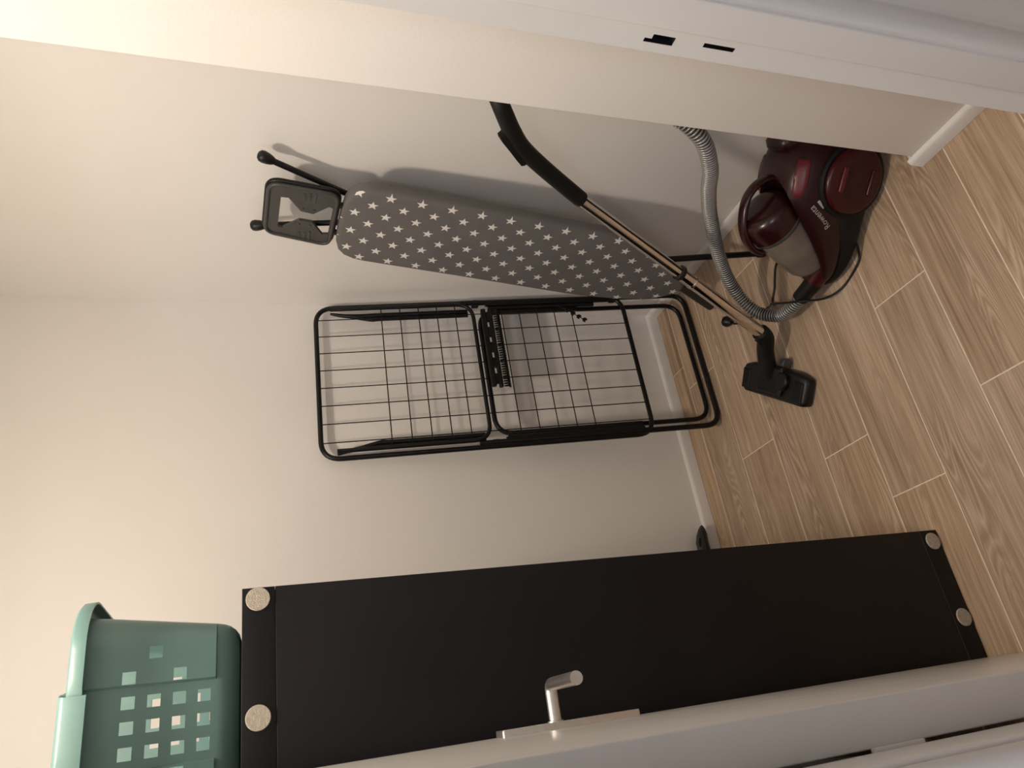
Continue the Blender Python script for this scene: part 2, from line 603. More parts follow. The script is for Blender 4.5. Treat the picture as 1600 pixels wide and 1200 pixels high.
TB = 0.050
kbox('side_panel', (KX0, KY0, TB + 0.0006), (KX1, KY0 + 0.038, KH - TB - 0.0006), 0.0007)
kbox('side_panel', (KX0, KY1 - 0.038, TB + 0.0006), (KX1, KY1, KH - TB - 0.0006), 0.0007)
kbox('top_panel', (KX0, KY0, KH - TB), (KX1, KY1, KH), 0.0007)
kbox('bottom_panel', (KX0, KY0, 0.001), (KX1, KY1, TB), 0.0007)
kbox('divider', (KX0 + 0.004, oy - 0.008, TB), (KX1 - 0.004, oy + 0.008, KH - TB))
for k in (1, 2, 3):
    z = TB + (KH - 2 * TB) * k / 4
    kbox('shelf_board', (KX0 + 0.004, KY0 + 0.038, z - 0.008), (KX1 - 0.004, oy - 0.008, z + 0.008))
    kbox('shelf_board', (KX0 + 0.004, oy + 0.008, z - 0.008), (KX1 - 0.004, KY1 - 0.038, z + 0.008))
for (px, pz) in ((0.2745, 1.446), (0.0985, 1.446), (-0.077, 1.446), (0.2685, 0.0225), (0.103, 0.0225), (-0.07, 0.0225)):
    g = G()
    g.lathe((px - ox, KY0 - oy, pz), (0, -1, 0), [(0, 0.0185), (0.0022, 0.0185), (0.003, 0.0178)], 28)
    g.obj('felt_pad', 'felt', unit, 40)

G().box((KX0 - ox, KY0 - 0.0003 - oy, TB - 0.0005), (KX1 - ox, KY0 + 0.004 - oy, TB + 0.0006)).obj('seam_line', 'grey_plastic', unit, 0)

# dark handle behind the unit, resting on the skirting
hd = empty('plastic_handle', (0.40, 2.075, 0.0))
tag(hd, 'dark grey plastic handle poking out behind the black shelving unit at the back wall', 'handle')
g = G()
prof = [(-0.22, 0.012, 0.018), (0.0, 0.013, 0.022), (0.06, 0.013, 0.023), (0.10, 0.0125, 0.0225), (0.125, 0.0115, 0.019), (0.142, 0.009, 0.0125), (0.152, 0.005, 0.006), (0.156, 0.002, 0.002)]
rings = []
for (x, w, h) in prof:
    zc = 0.079 - max(0, x - 0.10) * 0.25
    rings.append([(x, math.cos(2 * pi * k / 16) * w, zc + math.copysign(abs(math.sin(2 * pi * k / 16)) ** 0.8, math.sin(2 * pi * k / 16)) * h) for k in range(16)])
g.loft(rings)
g.obj('grip', 'dark_grey', hd, 50)
g = G()
g.tube([(0.02, -0.0125, 0.075), (0.105, -0.0128, 0.074), (0.135, -0.0105, 0.070)], 0.0022, 8)
g.obj('grip_groove', 'soft_black', hd, 50)
g = G()
g.loft([[(x, yy, 0.094 + zz) for x, yy, zz in ((0.098 + 0.016 * math.cos(2 * pi * k / 14), -0.0115 + d, 0.004 * math.sin(2 * pi * k / 14) - 0.25 * (0.016 * math.cos(2 * pi * k / 14))) for k in range(14))] for d in (0.0, 0.003)])
g.obj('hang_hole', 'dark_hole', hd, 50)
G().box((-0.30, -0.014, 0.001), (-0.20, 0.012, 0.12), 0.006).obj('base_block', 'dark_grey', hd, 40)

# ------------------------------------------------------------------ teal laundry basket on the unit
bk = empty('laundry_basket', (0.1135, 1.522, KH + 0.0005))
tag(bk, 'teal plastic laundry basket with square holes on top of the black shelving unit', 'basket')
BL, BHt = 0.420, 0.236


def basket_dims(z):
    s = z / BHt
    return 0.142 + 0.034 * s, BL / 2 - 0.042 + 0.034 * s    # half width (x), half length (y)


hole = 0.0092
colx = [-0.1055, -0.0703, -0.0352, 0.0, 0.0352, 0.0703, 0.1055]
rowz = [0.0555, 0.0908, 0.1262, 0.1615]
hole_set = set()
for ci in (-1, 0, 1):
    for r in range(4):
        hole_set.add((ci, r))
for ci in (-2, 2):
    hole_set |= {(ci, 1), (ci, 3)}
for ci in (-3, 3):
    hole_set.add((ci, 2))
# perimeter parameterisation: list of (face, u) going round; face end columns carry the hole grid
xs = [-0.1185]
for c in colx:
    xs += [c - hole, c + hole]
xs += [0.1185]
xs = sorted(set(xs + [-0.0600, -0.0570, 0.0570, 0.0600]))
ny = 18


def section(z):
    """outline of the basket wall at height z (local), counter-clockwise starting on the front (-y) side"""
    wx, wy = basket_dims(z)
    bot = 0.0
    if z < 0.034:
        bot = 0.034 - math.sqrt(max(0, 0.034 ** 2 - (0.034 - z) ** 2))
    wx -= bot * 0.8
    wy -= bot * 0.8
    lower = 0.0035 if z < 0.0385 else 0.0
    pts, idx = [], []
    rc = max(0.020, wx - 0.1185)
    sx = (wx - rc) / 0.1185

    def rec(u, z):
        # centre bay is recessed, the two outer panels stand proud
        if z < 0.0385:
            return 0.0
        a = abs(u)
        if a <= 0.0572:
            return 0.0
        return 0.0045 if a >= 0.0598 else 0.0022
    for u in xs:
        pts.append((u * sx, -wy - rec(u, z)))
        idx.append(('F', u))
    ex = 0.0045 if z >= 0.0385 else 0.0
    for k in range(1, 8):
        a = -pi / 2 + pi / 2 * k / 8
        pts.append((wx - rc + rc * math.cos(a), -wy + rc + (rc + ex) * math.sin(a)))
        idx.append(('C', k))
    for k in range(ny + 1):
        pts.append((wx, (-wy + rc) + 2 * (wy - rc) * k / ny))
        idx.append(('R', k))
    for k in range(1, 8):
        a = pi / 2 * k / 8
        pts.append((wx - rc + rc * math.cos(a), wy - rc + (rc + ex) * math.sin(a)))
        idx.append(('C', k))
    for u in reversed(xs):
        pts.append((u * sx, wy + rec(u, z)))
        idx.append(('B', u))
    for k in range(1, 8):
        a = pi / 2 + pi / 2 * k / 8
        pts.append((-wx + rc + rc * math.cos(a), wy - rc + (rc + ex) * math.sin(a)))
        idx.append(('C', k))
    for k in range(ny + 1):
        pts.append((-wx, (wy - rc) - 2 * (wy - rc) * k / ny))
        idx.append(('L', k))
    for k in range(1, 8):
        a = pi + pi / 2 * k / 8
        pts.append((-wx + rc + rc * math.cos(a), -wy + rc + (rc + ex) * math.sin(a)))
        idx.append(('C', k))
    return pts, idx


zl = [0.0, 0.004, 0.010, 0.018, 0.026, 0.034, 0.0380, 0.0390]
for r in rowz:
    zl += [r - hole, r + hole]
zl += [0.19, 0.215, BHt]
v, f = [], []
secs = [section(z) for z in zl]
m = len(secs[0][0])
for (pts, _), z in zip(secs, zl):
    v += [(x, y, z) for x, y in pts]
idx = secs[0][1]


def is_hole(k, a):
    l = (k + 1) % m
    if idx[k][0] not in 'FB' or idx[l][0] != idx[k][0]:
        return False
    uc, zc = (idx[k][1] + idx[l][1]) / 2, (zl[a] + zl[a + 1]) / 2
    for ci, ri in hole_set:
        if abs(uc - colx[ci + 3]) < hole and abs(zc - rowz[ri]) < hole:
            return True
    return False


for a in range(len(zl) - 1):
    for k in range(m):
        if is_hole(k, a):
            continue
        l = (k + 1) % m
        f.append((a * m + k, a * m + l, (a + 1) * m + l, (a + 1) * m + k))
f.append(tuple(range(m)))
body = link('basket_body', v, f, 'basket', bk, 14)
md = body.modifiers.new('wall', 'SOLIDIFY')
md.thickness = 0.0028
md.offset = -1.0
body.parent = None
dg = bpy.context.evaluated_depsgraph_get()
me = bpy.data.meshes.new_from_object(body.evaluated_get(dg))
body.modifiers.clear()
body.data = me
body.parent = bk
me.polygons.foreach_set('use_smooth', [True] * len(me.polygons))
me.set_sharp_from_angle(angle=math.radians(16))
# rim: turned-over lip with a thicker grip in the middle of each end
g = G()
top, _ = section(BHt)
nrm2 = []
rings = []
for k in range(m):
    p, q, r = Vector(top[k - 1]), Vector(top[k]), Vector(top[(k + 1) % m])
    d = (r - p).normalized()
    n2 = Vector((d.y, -d.x))
    end = abs(q.x) < 0.0585 and idx[k][0] in 'FB'
    lift = 0.009 if end else 0.0
    drop = 0.024 if end else 0.018
    ext = 0.022 if not end else 0.026
    pr = [(-0.003, 0.0), (-0.002, 0.003 + lift), (0.004, 0.0055 + lift), (ext - 0.006, 0.0040 + lift), (ext, -0.001 + lift * 0.7), (ext + 0.001, -drop), (ext - 0.002, -drop), (ext - 0.0035, -0.003), (0.0, -0.004)]
    sag = -0.010 * (abs(q.x) / 0.17) ** 2 if idx[k][0] in 'FB' else -0.008
    rings.append([Vector((q.x + n2.x * e, q.y + n2.y * e, BHt + h)) for e, h in pr])
g.loft(rings, closed=True)
g.obj('rim', 'basket', bk, 50)

# ------------------------------------------------------------------ folded drying rack leaning on the back wall
tilt = math.atan2(0.168, 1.257)
Ur = Vector((0, math.sin(tilt), math.cos(tilt)))
Nr = Vector((0, -math.cos(tilt), math.sin(tilt)))
Xr = Vector((1, 0, 0))
RX = 1.090
rm = Matrix.Translation((RX, 1.908, 0.009)) @ Matrix(((Xr.x, Ur.x, Nr.x, 0), (Xr.y, Ur.y, Nr.y, 0), (Xr.z, Ur.z, Nr.z, 0), (0, 0, 0, 1)))
rack = empty('drying_rack', mw=rm)
tag(rack, 'folded black metal clothes drying rack leaning against the back wall', 'drying rack')


def rp(x, s, h=0.0):
    return (x - RX, s, h)


def rloop(name, x0, x1, s0, s1, h, r, fr, closed=True):
    p = [rp(x0, s0, h), rp(x1, s0, h), rp(x1, s1, h), rp(x0, s1, h)]
    g = G()
    g.tube(fillet(p, fr, closed, 8), r, 12, closed=closed)
    return g.obj(name, 'black_tube', rack, 60)


rloop('main_frame', 0.8285, 1.3515, 0.228, 1.268, 0.0, 0.0076, 0.060)
g = G()
g.tube(fillet([rp(0.837, 0.80, 0.012), rp(0.837, 0.0, 0.012), rp(1.343, 0.0, 0.012), rp(1.343, 0.80, 0.012)], 0.055, False, 8), 0.0088, 12)
g.obj('leg_frame', 'black_tube', rack, 60)
rloop('leg_frame', 0.878, 1.326, 0.009, 0.735, -0.027, 0.0080, 0.060)
g = G()
g.tube(fillet([rp(0.8465, 1.222, 0.016), rp(0.8465, 0.762, 0.016), rp(1.336, 0.762, 0.016), rp(1.336, 1.222, 0.016)], 0.055, False, 8), 0.0066, 12)
wing = g.obj('wing_frame', 'black_tube', rack, 60)
for sgn, xs_, h in ((1, (0.8605, 0.8735), -0.010), (-1, (1.3235, 1.3105), -0.010)):
    for q, x in enumerate(xs_):
        g = G()
        top = 1.205 if q == 0 else 1.150
        g.tube(smooth_path([rp(0.8465 if sgn > 0 else 1.336, 1.222, h), rp(x, top - 0.05, h), rp(x, 1.05, h), rp(x, 0.775, h)], 4), [0.0040, 0.0050, 0.0058, 0.0066] + [0.0078] * 9, 10)
        g.obj('wing_tube', 'black_tube', rack, 60)
for sgn, xs_ in ((1, (0.846, 0.858, 0.870)), (-1, (1.336, 1.3245, 1.313))):
    for q, x in enumerate(xs_):
        g = G()
        s0 = 0.262 if sgn > 0 else 0.275 + 0.06 * q
        g.tube([rp(x, s0, 0.010 - 0.006 * q), rp(x, 0.715 - 0.008 * q, 0.010 - 0.006 * q)], 0.0072, 10)
        g.obj('support_tube', 'black_tube', rack, 60)
for x in (0.838, 1.344):
    for s in (0.748, 0.262):
        g = G()
        g.box(rp(x - 0.009, s - 0.012, -0.012), rp(x + 0.009, s + 0.012, 0.017), 0.004)
        g.obj('hinge', 'soft_black', rack, 40)
wx = [0.879 + 0.0607 * i for i in range(8)]
wire_g = G().tube([(0, 0.228, 0.004), (0, 0.75, 0.004), (0, 1.266, 0.004)], 0.0018, 6)
w0 = wire_g.obj('wire', 'wire', rack, 60)
w0.location = (wx[0] - RX, 0, 0)
for x in wx[1:]:
    w = w0.copy()
    w.location = (x - RX, 0, 0)
    w.parent = rack
    col.objects.link(w)
cw = G().tube([(0.848 - RX, 0, 0.0065), (1.09 - RX, 0, 0.0065), (1.337 - RX, 0, 0.0065)], 0.0018, 6).obj('cross_wire', 'wire', rack, 60)
hs = [1.061, 1.0005, 0.940, 0.8795, 0.819, 0.664, 0.603, 0.542, 0.481, 0.420]
cw.location = (0, hs[0], 0)
for s in hs[1:]:
    w = cw.copy()
    w.location = (0, s, 0)
    w.parent = rack
    col.objects.link(w)
# sock-clip comb on the upper bar of the lower half
g = G()
g.box(rp(1.030, 0.718, 0.000), rp(1.318, 0.734, 0.016), 0.003)
for k in range(5):
    xa = 1.040 + k * 0.058
    g.box(rp(xa, 0.706, 0.000), rp(xa + 0.034, 0.722, 0.014), 0.002)
g.box(rp(1.026, 0.696, 0.0), rp(1.318, 0.710, 0.014), 0.003)
comb = g.obj('clip_comb', 'soft_black', rack, 40)
g = G()
for k in range(34):
    x = 1.028 + k * 0.0086
    g.tube([rp(x, 0.694, 0.010), rp(x - 0.001, 0.682, 0.015), rp(x - 0.002, 0.675, 0.010), rp(x - 0.0005, 0.673, 0.003)], [0.0030, 0.0042, 0.0042, 0.003], 6)
tag(g.obj('clip_teeth', 'black_plastic', comb, 50), kind='stuff')
# little hook rod with four notched beads
g = G()
rod = [rp(1.318, 0.474, 0.018), rp(1.290, 0.444, 0.030), rp(1.245, 0.384, 0.030)]
g.tube(rod, 0.0016, 6)
hk = g.obj('hook_rod', 'wire', rack, 50)
for k in range(4):
    t = 0.05 + 0.30 * k
    c = Vector(rod[1]).lerp(Vector(rod[2]), t)
    ax = (Vector(rod[2]) - Vector(rod[1])).normalized()
    sd = Vector((ax.y, -ax.x, 0))
    g = G()
    arc = [c + ax * math.cos(a) * 0.0055 + sd * math.sin(a) * 0.0055 for a in [pi * 0.28 + 1.55 * pi * j / 9 for j in range(10)]]
    g.tube(arc, 0.0036, 8)
    g.obj('hook_bead', 'soft_black', hk, 60)

# ------------------------------------------------------------------ ironing board standing on its folded feet
bA = Vector((0.0952, -0.0425, 1.0)).normalized()
bN = Vector((-1.05, 0, 0.1)).normalized()
bT = bA.cross(bN)
bm_ = Matrix.Translation((1.151, 1.600, 0.0)) @ Matrix(((bT.x, bA.x, bN.x, 0), (bT.y, bA.y, bN.y, 0), (bT.z, bA.z, bN.z, 0), (0, 0, 0, 1)))
ib = empty('ironing_board', mw=bm_)
tag(ib, 'folded ironing board with grey white-starred cover leaning upright by the right wall', 'ironing board')
right = [(-0.012, 0.214), (0.010, 0.238), (0.040, 0.280), (0.072, 0.336), (0.103, 0.396), (0.126, 0.448), (0.1385, 0.495), (0.1445, 0.56), (0.1455, 0.70), (0.1455, 0.90), (0.1450, 1.08), (0.1445, 1.165), (0.141, 1.196), (0.130, 1.222), (0.110, 1.240), (0.080, 1.249), (0.040, 1.2525)]
left = [(0.040, 1.2525), (0.080, 1.249), (0.110, 1.240), (0.130, 1.222), (0.141, 1.196), (0.1445, 1.165), (0.1450, 1.08), (0.1455, 0.90), (0.148, 0.70), (0.149, 0.56), (0.145, 0.46), (0.136, 0.38), (0.118, 0.305), (0.094, 0.252), (0.066, 0.217), (0.038, 0.204)]
outline = [Vector((x, y)) for x, y in right] + [Vector((0, 1.253))] + [Vector((-x, y)) for x, y in left]


def off(poly, d):
    n = len(poly)
    r = []
    for i in range(n):
        t = (poly[(i + 1) % n] - poly[i - 1]).normalized()
        r.append(poly[i] + Vector((-t.y, t.x)) * d)      # outline runs counter-clockwise: inwards
    return r


g = G()
prof = [(0.030, -0.0380), (0.010, -0.0375), (0.001, -0.032), (0.0, -0.012), (0.0015, -0.006), (0.006, -0.0018), (0.014, 0.0)]
g.loft([[Vector((p.x, p.y, h)) for p in off(outline, d)] for d, h in prof])
cover = g.obj('cover', 'stars', ib, 50)
g = G()
g.tube([Vector((p.x, p.y, -0.036)) for p in off(outline, 0.016)], 0.006, 8, closed=True)
g.obj('underside_frame', 'black_tube', ib, 60)
# iron rest: tray with an hourglass opening
ro = [Vector((p.x, p.y)) for p in fillet([(0.107, 1.262, 0), (0.107, 1.434, 0), (-0.086, 1.434, 0), (-0.101, 1.262, 0)], 0.032, True, 6)]
ri = [Vector(p) for p in ((0.060, 1.400), (0.062, 1.382), (0.020, 1.349), (0.017, 1.318), (0.054, 1.283), (0.050, 1.273), (-0.054, 1.273), (-0.058, 1.288), (-0.016, 1.318), (-0.016, 1.350), (-0.056, 1.388), (-0.054, 1.400))]
bm = bmesh.new()
for lp in (ro, ri):
    vs = [bm.verts.new((p.x, p.y, 0)) for p in lp]
    for i in range(len(vs)):
        bm.edges.new((vs[i - 1], vs[i]))
bmesh.ops.triangle_fill(bm, use_beauty=True, edges=bm.edges[:])
bm.verts.index_update()
tv = [q.co.copy() for q in bm.verts]
tf = [[q.index for q in fc.verts] for fc in bm.faces]
be = [(e.verts[0].index, e.verts[1].index) for e in bm.edges if len(e.link_faces) == 1]
bm.free()
n = len(tv)
vv = [Vector((p.x, p.y, -0.004)) for p in tv] + [Vector((p.x, p.y, -0.012)) for p in tv]
ff = [q for q in tf] + [[i + n for i in reversed(q)] for q in tf] + [(a, b, b + n, a + n) for a, b in be]
rest = G().add(vv, ff).obj('iron_rest', 'grey_plastic', ib, 30)
g = G()
g.tube([Vector((p.x, p.y, -0.004)) for p in off([Vector((q.x, q.y)) for q in ro], 0.004 if True else 0)], 0.0052, 8, closed=True)
g.obj('rest_lip', 'grey_plastic', rest, 60)
g = G()
g.tube([Vector((p.x, p.y, -0.014)) for p in ro], 0.0060, 8, closed=True)
g.obj('rest_frame', 'black_tube', rest, 60)
for (x, y) in ((0.030, 1.345), (0.031, 1.317), (-0.032, 1.349), (-0.030, 1.321)):
    G().lathe((x, y, -0.0042), (0, 0, 1), [(0, 0.0042), (0.0012, 0.004), (0.0020, 0.002)], 12).obj('rivet', 'grey_plastic', rest, 40)
for sx in (1, -1):
    for k in range(3):
        y = 1.316 + 0.013 * k
        L = 0.010 + 0.004 * (2 - k)
        G().box((sx * (0.078 if sx > 0 else 0.072) - L, y, -0.0045), (sx * (0.078 if sx > 0 else 0.072) + L, y + 0.007, -0.0022), 0.001).obj('raised_bar', 'grey_plastic', rest, 40)
for x in (0.058, -0.050):
    G().box((x - 0.010, 1.246, -0.016), (x + 0.010, 1.270, -0.010), 0.002).obj('rest_bracket', 'black_tube', ib, 40)
# folded legs with rubber feet
legs = [((0.137, 1.449, -0.050), (0.048, 1.200, -0.050), 'black_tube', 0.0078), ((-0.122, 1.455, -0.050), (-0.034, 1.190, -0.050), 'black_tube', 0.0078),
        ((0.137, 0.018, -0.050), (0.030, 0.300, -0.050), 'black_tube', 0.0092), ((-0.157, 0.018, -0.050), (-0.050, 0.245, -0.050), 'leg_grey', 0.0130)]
for p, q, mt, r in legs:
    p, q = Vector(p), Vector(q)
    d = (p - q).normalized()
    far = q + (q - p).normalized() * 0.25
    g = G()
    g.tube([p, q, far], r, 12)
    lg = g.obj('leg', mt, ib, 60)
    g = G()
    g.lathe(p - d * 0.026, d, [(0, r + 0.0006), (0.004, 0.0105), (0.014, 0.0135), (0.026, 0.0150), (0.034, 0.0135), (0.039, 0.008), (0.0405, 0.002)] if p.y > 1 else [(0, r + 0.0006), (0.006, 0.0125), (0.022, 0.0130), (0.028, 0.010), (0.030, 0.003)], 16)
    g.obj('foot_cap', 'black_plastic', lg, 40)
for s in (0.45, 0.95):
    G().tube([(-0.10, s, -0.046), (0.10, s, -0.046)], 0.007, 10).obj('brace', 'black_tube', ib, 60)

# ------------------------------------------------------------------ vacuum cleaner
vf = Vector((-0.66913, 0.74314, 0)).normalized()
vb = Vector((-vf.y, vf.x, 0))
vo = Vector((0.9819, 1.3198, 0))
vm = Matrix.Translation(vo) @ Matrix(((vf.x, vb.x, 0, 0), (vf.y, vb.y, 0, 0), (0, 0, 1, 0), (0, 0, 0, 1)))
vmi = vm.inverted()
vac = empty('vacuum_cleaner', mw=vm)
tag(vac, 'maroon bagless canister vacuum cleaner with grey hose, chrome tube and black floor nozzle', 'vacuum cleaner')
BC = 0.012


def W(x, y, z):
    """world point to the vacuum's own frame"""
    return vmi @ Vector((x, y, z))


def sec(a, w, z0, h, e=0.70, n=28, bc=BC):
    zc, hz = (z0 + h) / 2, (h - z0) / 2
    r = []
    for k in range(n):
        t = 2 * pi * k / n
        c, s = math.cos(t), math.sin(t)
        r.append(Vector((a, bc + math.copysign(abs(c) ** e, c) * w, zc + math.copysign(abs(s) ** e, s) * hz)))
    return r


shell = [(-0.400, 0.030, 0.09, 0.15), (-0.395, 0.060, 0.06, 0.185), (-0.382, 0.080, 0.04, 0.208), (-0.360, 0.092, 0.035, 0.228), (-0.330, 0.098, 0.035, 0.241), (-0.290, 0.100, 0.035, 0.248),
         (-0.255, 0.100, 0.035, 0.246), (-0.225, 0.100, 0.035, 0.236), (-0.195, 0.099, 0.033, 0.218), (-0.165, 0.097, 0.033, 0.192), (-0.135, 0.094, 0.030, 0.165),
         (-0.105, 0.089, 0.030, 0.138), (-0.080, 0.082, 0.030, 0.112), (-0.055, 0.070, 0.030, 0.086), (-0.035, 0.056, 0.032, 0.070), (-0.020, 0.040, 0.036, 0.060), (-0.012, 0.02, 0.040, 0.054)]
g = G()
g.loft([sec(*s) for s in shell])
cb = 0.012
C1 = Vector((-0.1560, cb, 0.203))
C0 = Vector((-0.076, cb, 0.062))
ax = (C1 - C0).normalized()
L = (C1 - C0).length


def carve(o):
    cut = G().lathe(C0, ax, [(-0.006, 0.030), (-0.004, 0.054), (0.006, 0.066), (0.05, 0.0725), (0.35, 0.0790)], 48).obj('cut', 'maroon')
    md = o.modifiers.new('cut', 'BOOLEAN')
    md.operation = 'DIFFERENCE'
    md.solver = 'EXACT'
    md.object = cut
    par = o.parent
    o.parent = None
    dg = bpy.context.evaluated_depsgraph_get()
    me = bpy.data.meshes.new_from_object(o.evaluated_get(dg))
    o.modifiers.clear()
    o.data = me
    o.parent = par
    me.polygons.foreach_set('use_smooth', [True] * len(me.polygons))
    me.set_sharp_from_angle(angle=math.radians(40))
    bpy.data.objects.remove(cut)


body = g.obj('body_shell', 'maroon', vac, 60)
carve(body)
bvh = BVHTree.FromPolygons([tuple(p) for p in g.v], g.f)
g = G()
base = [(-0.392, 0.055, 0.02, 0.09), (-0.380, 0.082, 0.012, 0.10), (-0.35, 0.100, 0.010, 0.125), (-0.25, 0.104, 0.010, 0.130), (-0.20, 0.1045, 0.010, 0.120), (-0.165, 0.1020, 0.010, 0.100), (-0.13, 0.0975, 0.010, 0.078), (-0.10, 0.0900, 0.010, 0.060), (-0.07, 0.078, 0.010, 0.048), (-0.045, 0.062, 0.010, 0.042), (-0.025, 0.044, 0.012, 0.038), (-0.014, 0.024, 0.016, 0.034)]
g.loft([sec(*s, e=0.5) for s in base])
carve(g.obj('base', 'soft_black', vac, 60))
# big rear wheels
for sg in (1, -1):
    wc = Vector((-0.285, BC + sg * 0.099, 0.094))
    g = G()
    g.lathe(wc, (0, sg, 0), [(-0.024, 0.080), (-0.022, 0.0890), (-0.008, 0.0935), (0.004, 0.0915), (0.008, 0.086), (0.006, 0.080)], 40)
    wh = g.obj('wheel', 'soft_black', vac, 40)
    g = G()
    g.lathe(wc, (0, sg, 0), [(0.000, 0.0800), (0.011, 0.0795), (0.0155, 0.0765), (0.0175, 0.071), (0.0190, 0.050), (0.0192, 0.0)], 40)
    cap = g.obj('wheel_cap', 'red', wh, 40)
    if sg > 0:
        yb = wc.y + 0.0185
        for dz, mt in ((0.040, 'red_btn'), (-0.044, 'red')):
            g = G()
            g.box((wc.x - 0.030, yb - 0.001, wc.z + dz - 0.007), (wc.x + 0.030, yb + 0.005, wc.z + dz + 0.007), 0.003)
            g.obj('grip_bar', mt, wh, 40)
        g = G()
        for i in range(-7, 8):
            for j in range(-7, 8):
                x = (i + 0.5 * (j % 2)) * 0.0064
                z = j * 0.0056
                if abs(z) < 0.031 and x * x + z * z < 0.046 ** 2:
                    g.lathe((wc.x + x, yb - 0.0004, wc.z + z), (0, 1, 0), [(0, 0.0021), (0.0012, 0.0019)], 6)
        tag(g.obj('vent_dots', 'dark_hole', wh, 40), kind='stuff')
g = G()
g.lathe((-0.06, BC - 0.018, 0.020), (0, 1, 0), [(0, 0.014), (0.004, 0.0195), (0.032, 0.0195), (0.036, 0.014)], 20)
g.obj('castor', 'soft_black', vac, 40)


def drape(pts3, dirn, lift):
    """lay points on the shell by shooting a ray along dirn"""
    out = []
    for p in pts3:
        h = bvh.ray_cast(p - dirn * 0.3, dirn)
        out.append((h[0] if h[0] is not None else bvh.find_nearest(p + dirn * 0.2)[0]) - dirn * lift)
    return out


# crimson release pedals, draped on the top of the shell
for sg in (1, -1):
    cx, cy = -0.276, BC + sg * 0.080
    base_ring = fillet([(-0.044, -0.015, 0), (-0.044, 0.013, 0), (0.000, 0.017, 0), (0.034, 0.015, 0), (0.048, 0.001, 0), (0.042, -0.013, 0), (0.0, -0.016, 0)], 0.008, True, 3)
    dn = Vector((0, -0.55 * sg, -0.83)).normalized()
    acr = Vector((0, 0.83 * sg, -0.55)).normalized()
    g = G()
    g.loft([drape([Vector((cx, cy, 0.225)) + Vector((1, 0, 0)) * p.x * k + acr * p.y * k - dn * 0.05 for p in base_ring], dn, lift) for k, lift in ((1.0, -0.003), (1.0, 0.0025), (0.90, 0.0040), (0.6, 0.0042), (0.25, 0.0042))])
    g.obj('pedal', 'red_btn', vac, 40)
# rear carrying recess block behind the pedals
g = G()
g.loft([sec(a, w, z0, h, 0.6, 20) for a, w, z0, h in ((-0.392, 0.030, 0.18, 0.236), (-0.386, 0.042, 0.18, 0.256), (-0.352, 0.046, 0.18, 0.268), (-0.335, 0.040, 0.18, 0.262), (-0.330, 0.03, 0.18, 0.25))])
g.obj('rear_cap', 'maroon', vac, 50)
# transparent dust container, leaning back
g = G()
g.lathe(C0, ax, [(-0.004, 0.030), (-0.002, 0.048), (0.006, 0.059), (0.020, 0.0645), (0.05, 0.0670), (L - 0.006, 0.0690), (L, 0.0695)], 40)
g.obj('dust_container', 'clear', vac, 50)
g = G()
g.lathe(C0, ax, [(0.035, 0.024), (0.06, 0.031), (L - 0.02, 0.036), (L - 0.001, 0.036)], 24)
g.obj('cyclone_cone', 'red', vac, 50)
g = G()
g.lathe(C0 + ax * L, ax, [(-0.006, 0.0695), (-0.002, 0.0715), (0.004, 0.0715), (0.006, 0.0700)], 40)
g.obj('seal_ring', 'grey_plastic', vac, 40)
g = G()
g.lathe(C0 + ax * (L + 0.005), ax, [(0, 0.0710), (0.025, 0.0715), (0.048, 0.0670), (0.060, 0.0600), (0.067, 0.046), (0.070, 0.020), (0.0705, 0.001)], 40)
lid = g.obj('lid', 'maroon_lid', vac, 50)
# carry handle looping over the lid
hp = [Vector((-0.082, cb, 0.226)), Vector((-0.088, cb - 0.004, 0.250)), Vector((-0.114, cb - 0.006, 0.279)), Vector((-0.155, cb - 0.008, 0.297)), Vector((-0.205, cb - 0.008, 0.301)), Vector((-0.240, cb - 0.006, 0.287)), Vector((-0.262, cb - 0.004, 0.262)), Vector((-0.270, cb, 0.235))]
hp = smooth_path(hp, 5)
g = G()
rings = []
for i, p in enumerate(hp):
    t = (hp[min(i + 1, len(hp) - 1)] - hp[max(i - 1, 0)]).normalized()
    s = Vector((0, 1, 0))
    nn = t.cross(s).normalized()
    rings.append([p + s * math.copysign(abs(math.cos(2 * pi * k / 14)) ** 0.7, math.cos(2 * pi * k / 14)) * 0.0155 + nn * math.sin(2 * pi * k / 14) * 0.0080 for k in range(14)])
g.loft(rings)
g.obj('carry_handle', 'maroon_lid', vac, 60)
# lettering on the flank
def text_on(body_txt, size, start, end, matn, name, extrude=0.0):
    cu = bpy.data.curves.new('txt', 'FONT')
    cu.body = body_txt
    cu.size = size
    cu.resolution_u = 3
    to = bpy.data.objects.new('txt', cu)
    col.objects.link(to)
    dg = bpy.context.evaluated_depsgraph_get()
    me = bpy.data.meshes.new_from_object(to.evaluated_get(dg))
    bpy.data.objects.remove(to)
    w = max(q.co.x for q in me.vertices)
    s0, s1 = Vector((start[0], 0, start[1])), Vector((end[0], 0, end[1]))
    d = (s1 - s0)
    k = d.length / w
    d = d.normalized()
    up = Vector((-d.z, 0, d.x)) * -1.0
    bmx = bmesh.new()
    bmx.from_mesh(me)
    bmesh.ops.subdivide_edges(bmx, edges=bmx.edges[:], cuts=1)
    bmx.verts.index_update()
    pts = [s0 + d * (q.co.x * k) + up * (q.co.y * k) for q in bmx.verts]
    out = drape([Vector((p.x, 0.3, p.z)) for p in pts], Vector((0, -1, 0)), 0.0009)
    fs = [[q.index for q in fc.verts] for fc in bmx.faces]
    bmx.free()
    return link(name, out, fs, matn, vac, 0)


